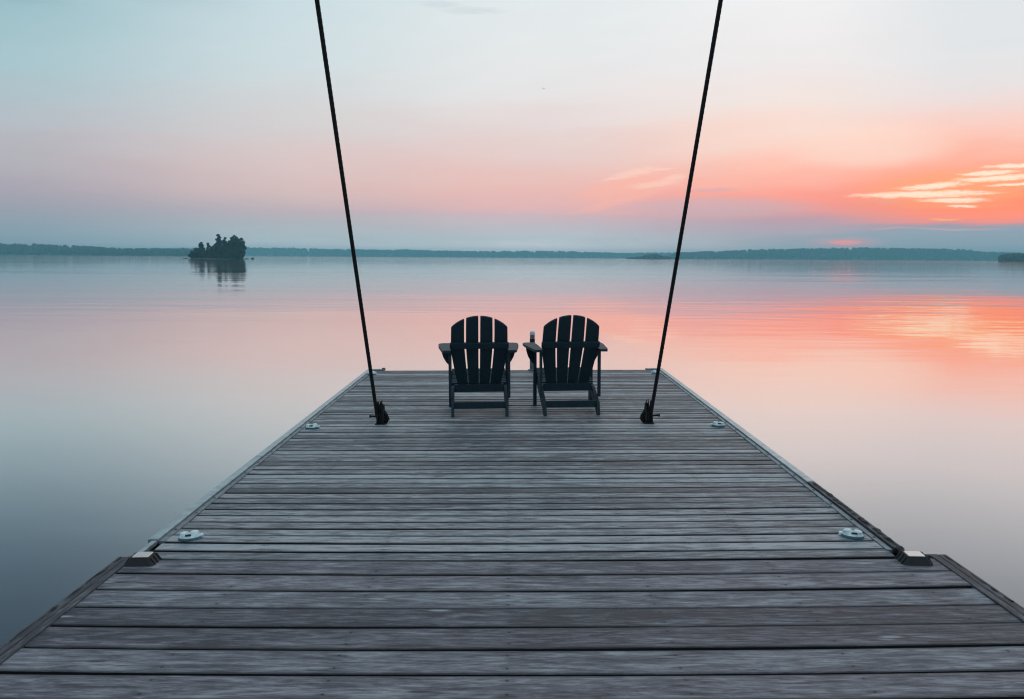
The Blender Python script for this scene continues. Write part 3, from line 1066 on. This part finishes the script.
rock(isl_x(245.2), IY, 1.0, 0.35, "low dark rock touching the island's right end", 1.0)
rock(isl_x(250.6), IY + 2, 0.9, 0.75, "lone dark rock standing off the island's right end", 2.0)
rock(isl_x(184.5), IY + 1, 1.4, 0.28, "flat dark rock off the island's left end", 3.0)


# ------------------------------------------------------------------ far shores: land and the woods on it
def interp(pts, x):
    for (x0, y0), (x1, y1) in zip(pts[:-1], pts[1:]):
        if x0 <= x <= x1:
            return y0 + (y1 - y0) * (x - x0) / (x1 - x0)
    return pts[0][1] if x < pts[0][0] else pts[-1][1]


def shore(dist, prof, seed, dens, tree_h, ends=(True, True)):
    """prof: (px, height px) of the tree tops; built as real land with woods at its own distance"""
    rnd = random.Random(seed)
    mpp = dist / 882.0
    xs0, xs1 = (prof[0][0] - 512.5) * mpp, (prof[-1][0] - 512.5) * mpp
    prof_m = [((p - 512.5) * mpp, hp * mpp) for p, hp in prof]
    depth = min(220.0, dist * 0.12)
    bm = bmesh.new()
    n = 120
    cols = []
    for i in range(n + 1):
        x = xs0 + (xs1 - xs0) * i / n
        hl = max(0.5, interp(prof_m, x) - tree_h)
        jag = 4 * noise.noise(Vector((x * 0.01, seed, 0))) + 2 * noise.noise(Vector((x * 0.05, seed, 1)))
        yb = dist + jag
        cols.append([bm.verts.new((x * yy / dist, yy, zz)) for yy, zz in ((yb - 2, -0.6), (yb, 0.4), (yb + depth * 0.4, hl * 0.7),
                                                                     (yb + depth, hl), (yb + depth * 1.8, -0.6))])
    for a_, b_ in zip(cols[:-1], cols[1:]):
        for k in range(4):
            bm.faces.new((a_[k], b_[k], b_[k + 1], a_[k + 1]))
    bm.faces.new(cols[0])
    bm.faces.new(cols[-1][::-1])
    o = obj("hills", bm, M_LAND)
    o["kind"] = "structure"
    bm = bmesh.new()
    cnt = int((xs1 - xs0) * dens * 2.6)
    for _ in range(cnt):
        x = rnd.uniform(xs0, xs1)
        q = rnd.random() ** 1.2
        yy = dist + 4 + q * depth
        tot = interp(prof_m, x)
        hl = max(0.5, tot - tree_h)
        z = (hl * 0.7) * min(1, q / 0.4) if q < 0.4 else hl * (0.7 + 0.3 * (q - 0.4) / 0.6)
        h = min(tree_h, tot) * rnd.uniform(0.84, 1.0) * (1.10 if rnd.random() < 0.04 else 1)
        r = h * rnd.uniform(0.30, 0.46)
        conif = rnd.random() < 0.5
        base = Vector((x * yy / dist, yy, z - 0.5))
        k = 6
        if conif:
            levels = ((0.02, 0.75), (0.35, 1.0 * 0.8), (0.7, 0.42), (1.0, 0.03))
        else:
            levels = ((0.02, 0.55), (0.35, 1.1), (0.72, 0.95), (0.93, 0.5), (1.0, 0.1))
        prev = None
        rot = rnd.uniform(0, 6)
        for (t_, rr) in levels:
            rg = [bm.verts.new(base + Vector((math.cos(rot + 6.2832 * j / k) * r * rr * rnd.uniform(0.75, 1.2),
                                              math.sin(rot + 6.2832 * j / k) * r * rr * rnd.uniform(0.75, 1.2), h * t_))) for j in range(k)]
            if prev:
                for j in range(k):
                    bm.faces.new((prev[j], prev[(j + 1) % k], rg[(j + 1) % k], rg[j]))
            prev = rg
        bm.faces.new(prev)
    o = obj("forest", bm, M_FOREST)
    o["kind"] = "stuff"
    return o


shore(1500, [(-330, 14.5), (-60, 14.2), (0, 13.8), (40, 13.2), (90, 11.4), (110, 9.6), (150, 9.0), (186, 8.6), (205, 7.0), (228, 2.5)], 1, 0.55, 13)
shore(3000, [(150, 8.5), (245, 10.0), (300, 9.6), (325, 9.0), (380, 8.4), (405, 8.8), (450, 7.6), (500, 7.6), (530, 8.4), (580, 7.6), (620, 6.4),
             (650, 7.2), (690, 7.6), (760, 7.4)], 2, 0.40, 15)
shore(2100, [(664, 2.0), (680, 8.0), (690, 8.2), (740, 10.8), (770, 12.3), (800, 13.6), (840, 14.4), (872, 14.8), (900, 14.2), (940, 14.2), (962, 13.2),
             (984, 10.8), (1010, 10.2), (1100, 10.5), (1300, 12)], 3, 0.5, 14)
shore(850, [(996, 5.0), (1000, 9.8), (1010, 11.0), (1030, 11.5), (1080, 12.5), (1200, 13), (1360, 12)], 4, 0.9, 8)
shore(1350, [(626, 1.6), (634, 2.6), (642, 3.4), (648, 6.0), (655, 6.2), (661, 4.0), (668, 3.0), (674, 1.6)], 5, 1.4, 8)

# a far bird
bm = bmesh.new()
for sd in (-1, 1):
    bm.faces.new([bm.verts.new(v) for v in ((0, -0.05, 0), (sd * 0.13, -0.04, 0.06), (sd * 0.28, -0.01, 0.03), (sd * 0.13, 0.03, 0.05), (0, 0.06, 0))])
add_tube(bm, [(0, -0.14, 0), (0, -0.04, 0), (0, 0.08, 0), (0, 0.14, 0.01)], [0.01, 0.035, 0.03, 0.012], 6)
o = obj("bird", bm, M_RUBBER, None, False, (3.95, 118, 23.8))
tag(o, "tiny dark speck of a bird high in the pale sky", "bird")


# ------------------------------------------------------------------ haze over the lake
bm = bmesh.new()
add_box(bm, 0, 0, (HAZE_TOP - 1.0) / 2, 8100, 8100, HAZE_TOP + 1.0)
hz = obj("haze", bm)
hz["kind"] = "stuff"
m = bpy.data.materials.new("lake_haze")
m.use_nodes = True
nt = m.node_tree
nt.nodes.remove(nt.nodes["Principled BSDF"])
pv = N(nt, "ShaderNodeVolumePrincipled")
pv.inputs["Color"].default_value = (0.36, 0.86, 1.0, 1)
pv.inputs["Density"].default_value = HAZE
pv.inputs["Anisotropy"].default_value = 0.2
nt.links.new(pv.outputs[0], nt.nodes["Material Output"].inputs["Volume"])
hz.data.materials.append(m)

# ------------------------------------------------------------------ camera and render settings
cam = bpy.data.cameras.new("camera")
cam.sensor_width = 36
cam.lens = 882.0 / 1024 * 36
cam.clip_start = 0.05
cam.clip_end = 20000
cam.dof.use_dof = True
cam.dof.focus_distance = 8.6
cam.dof.aperture_fstop = 9.0
co = bpy.data.objects.new("camera", cam)
COL.objects.link(co)
pitch = math.atan((349.5 - 257) / 882.0)
roll = R(0.36)
F = Vector((0, math.cos(pitch), -math.sin(pitch)))
U0 = Vector((0, math.sin(pitch), math.cos(pitch)))
R0 = Vector((1, 0, 0))
RR = R0 * math.cos(roll) + U0 * math.sin(roll)
UU = -R0 * math.sin(roll) + U0 * math.cos(roll)
co.matrix_world = Matrix(((RR.x, UU.x, -F.x, 0), (RR.y, UU.y, -F.y, 0), (RR.z, UU.z, -F.z, EYE), (0, 0, 0, 1)))
S.camera = co

S.render.engine = "CYCLES"
S.view_settings.view_transform = "Standard"
S.view_settings.look = "None"
S.view_settings.exposure = 0.0
S.view_settings.gamma = 1.0
S.view_settings.use_curve_mapping = False
S.cycles.volume_bounces = 1
S.cycles.max_bounces = 8
S.cycles.filter_width = 1.15
S.cycles.denoising_prefilter = "ACCURATE"
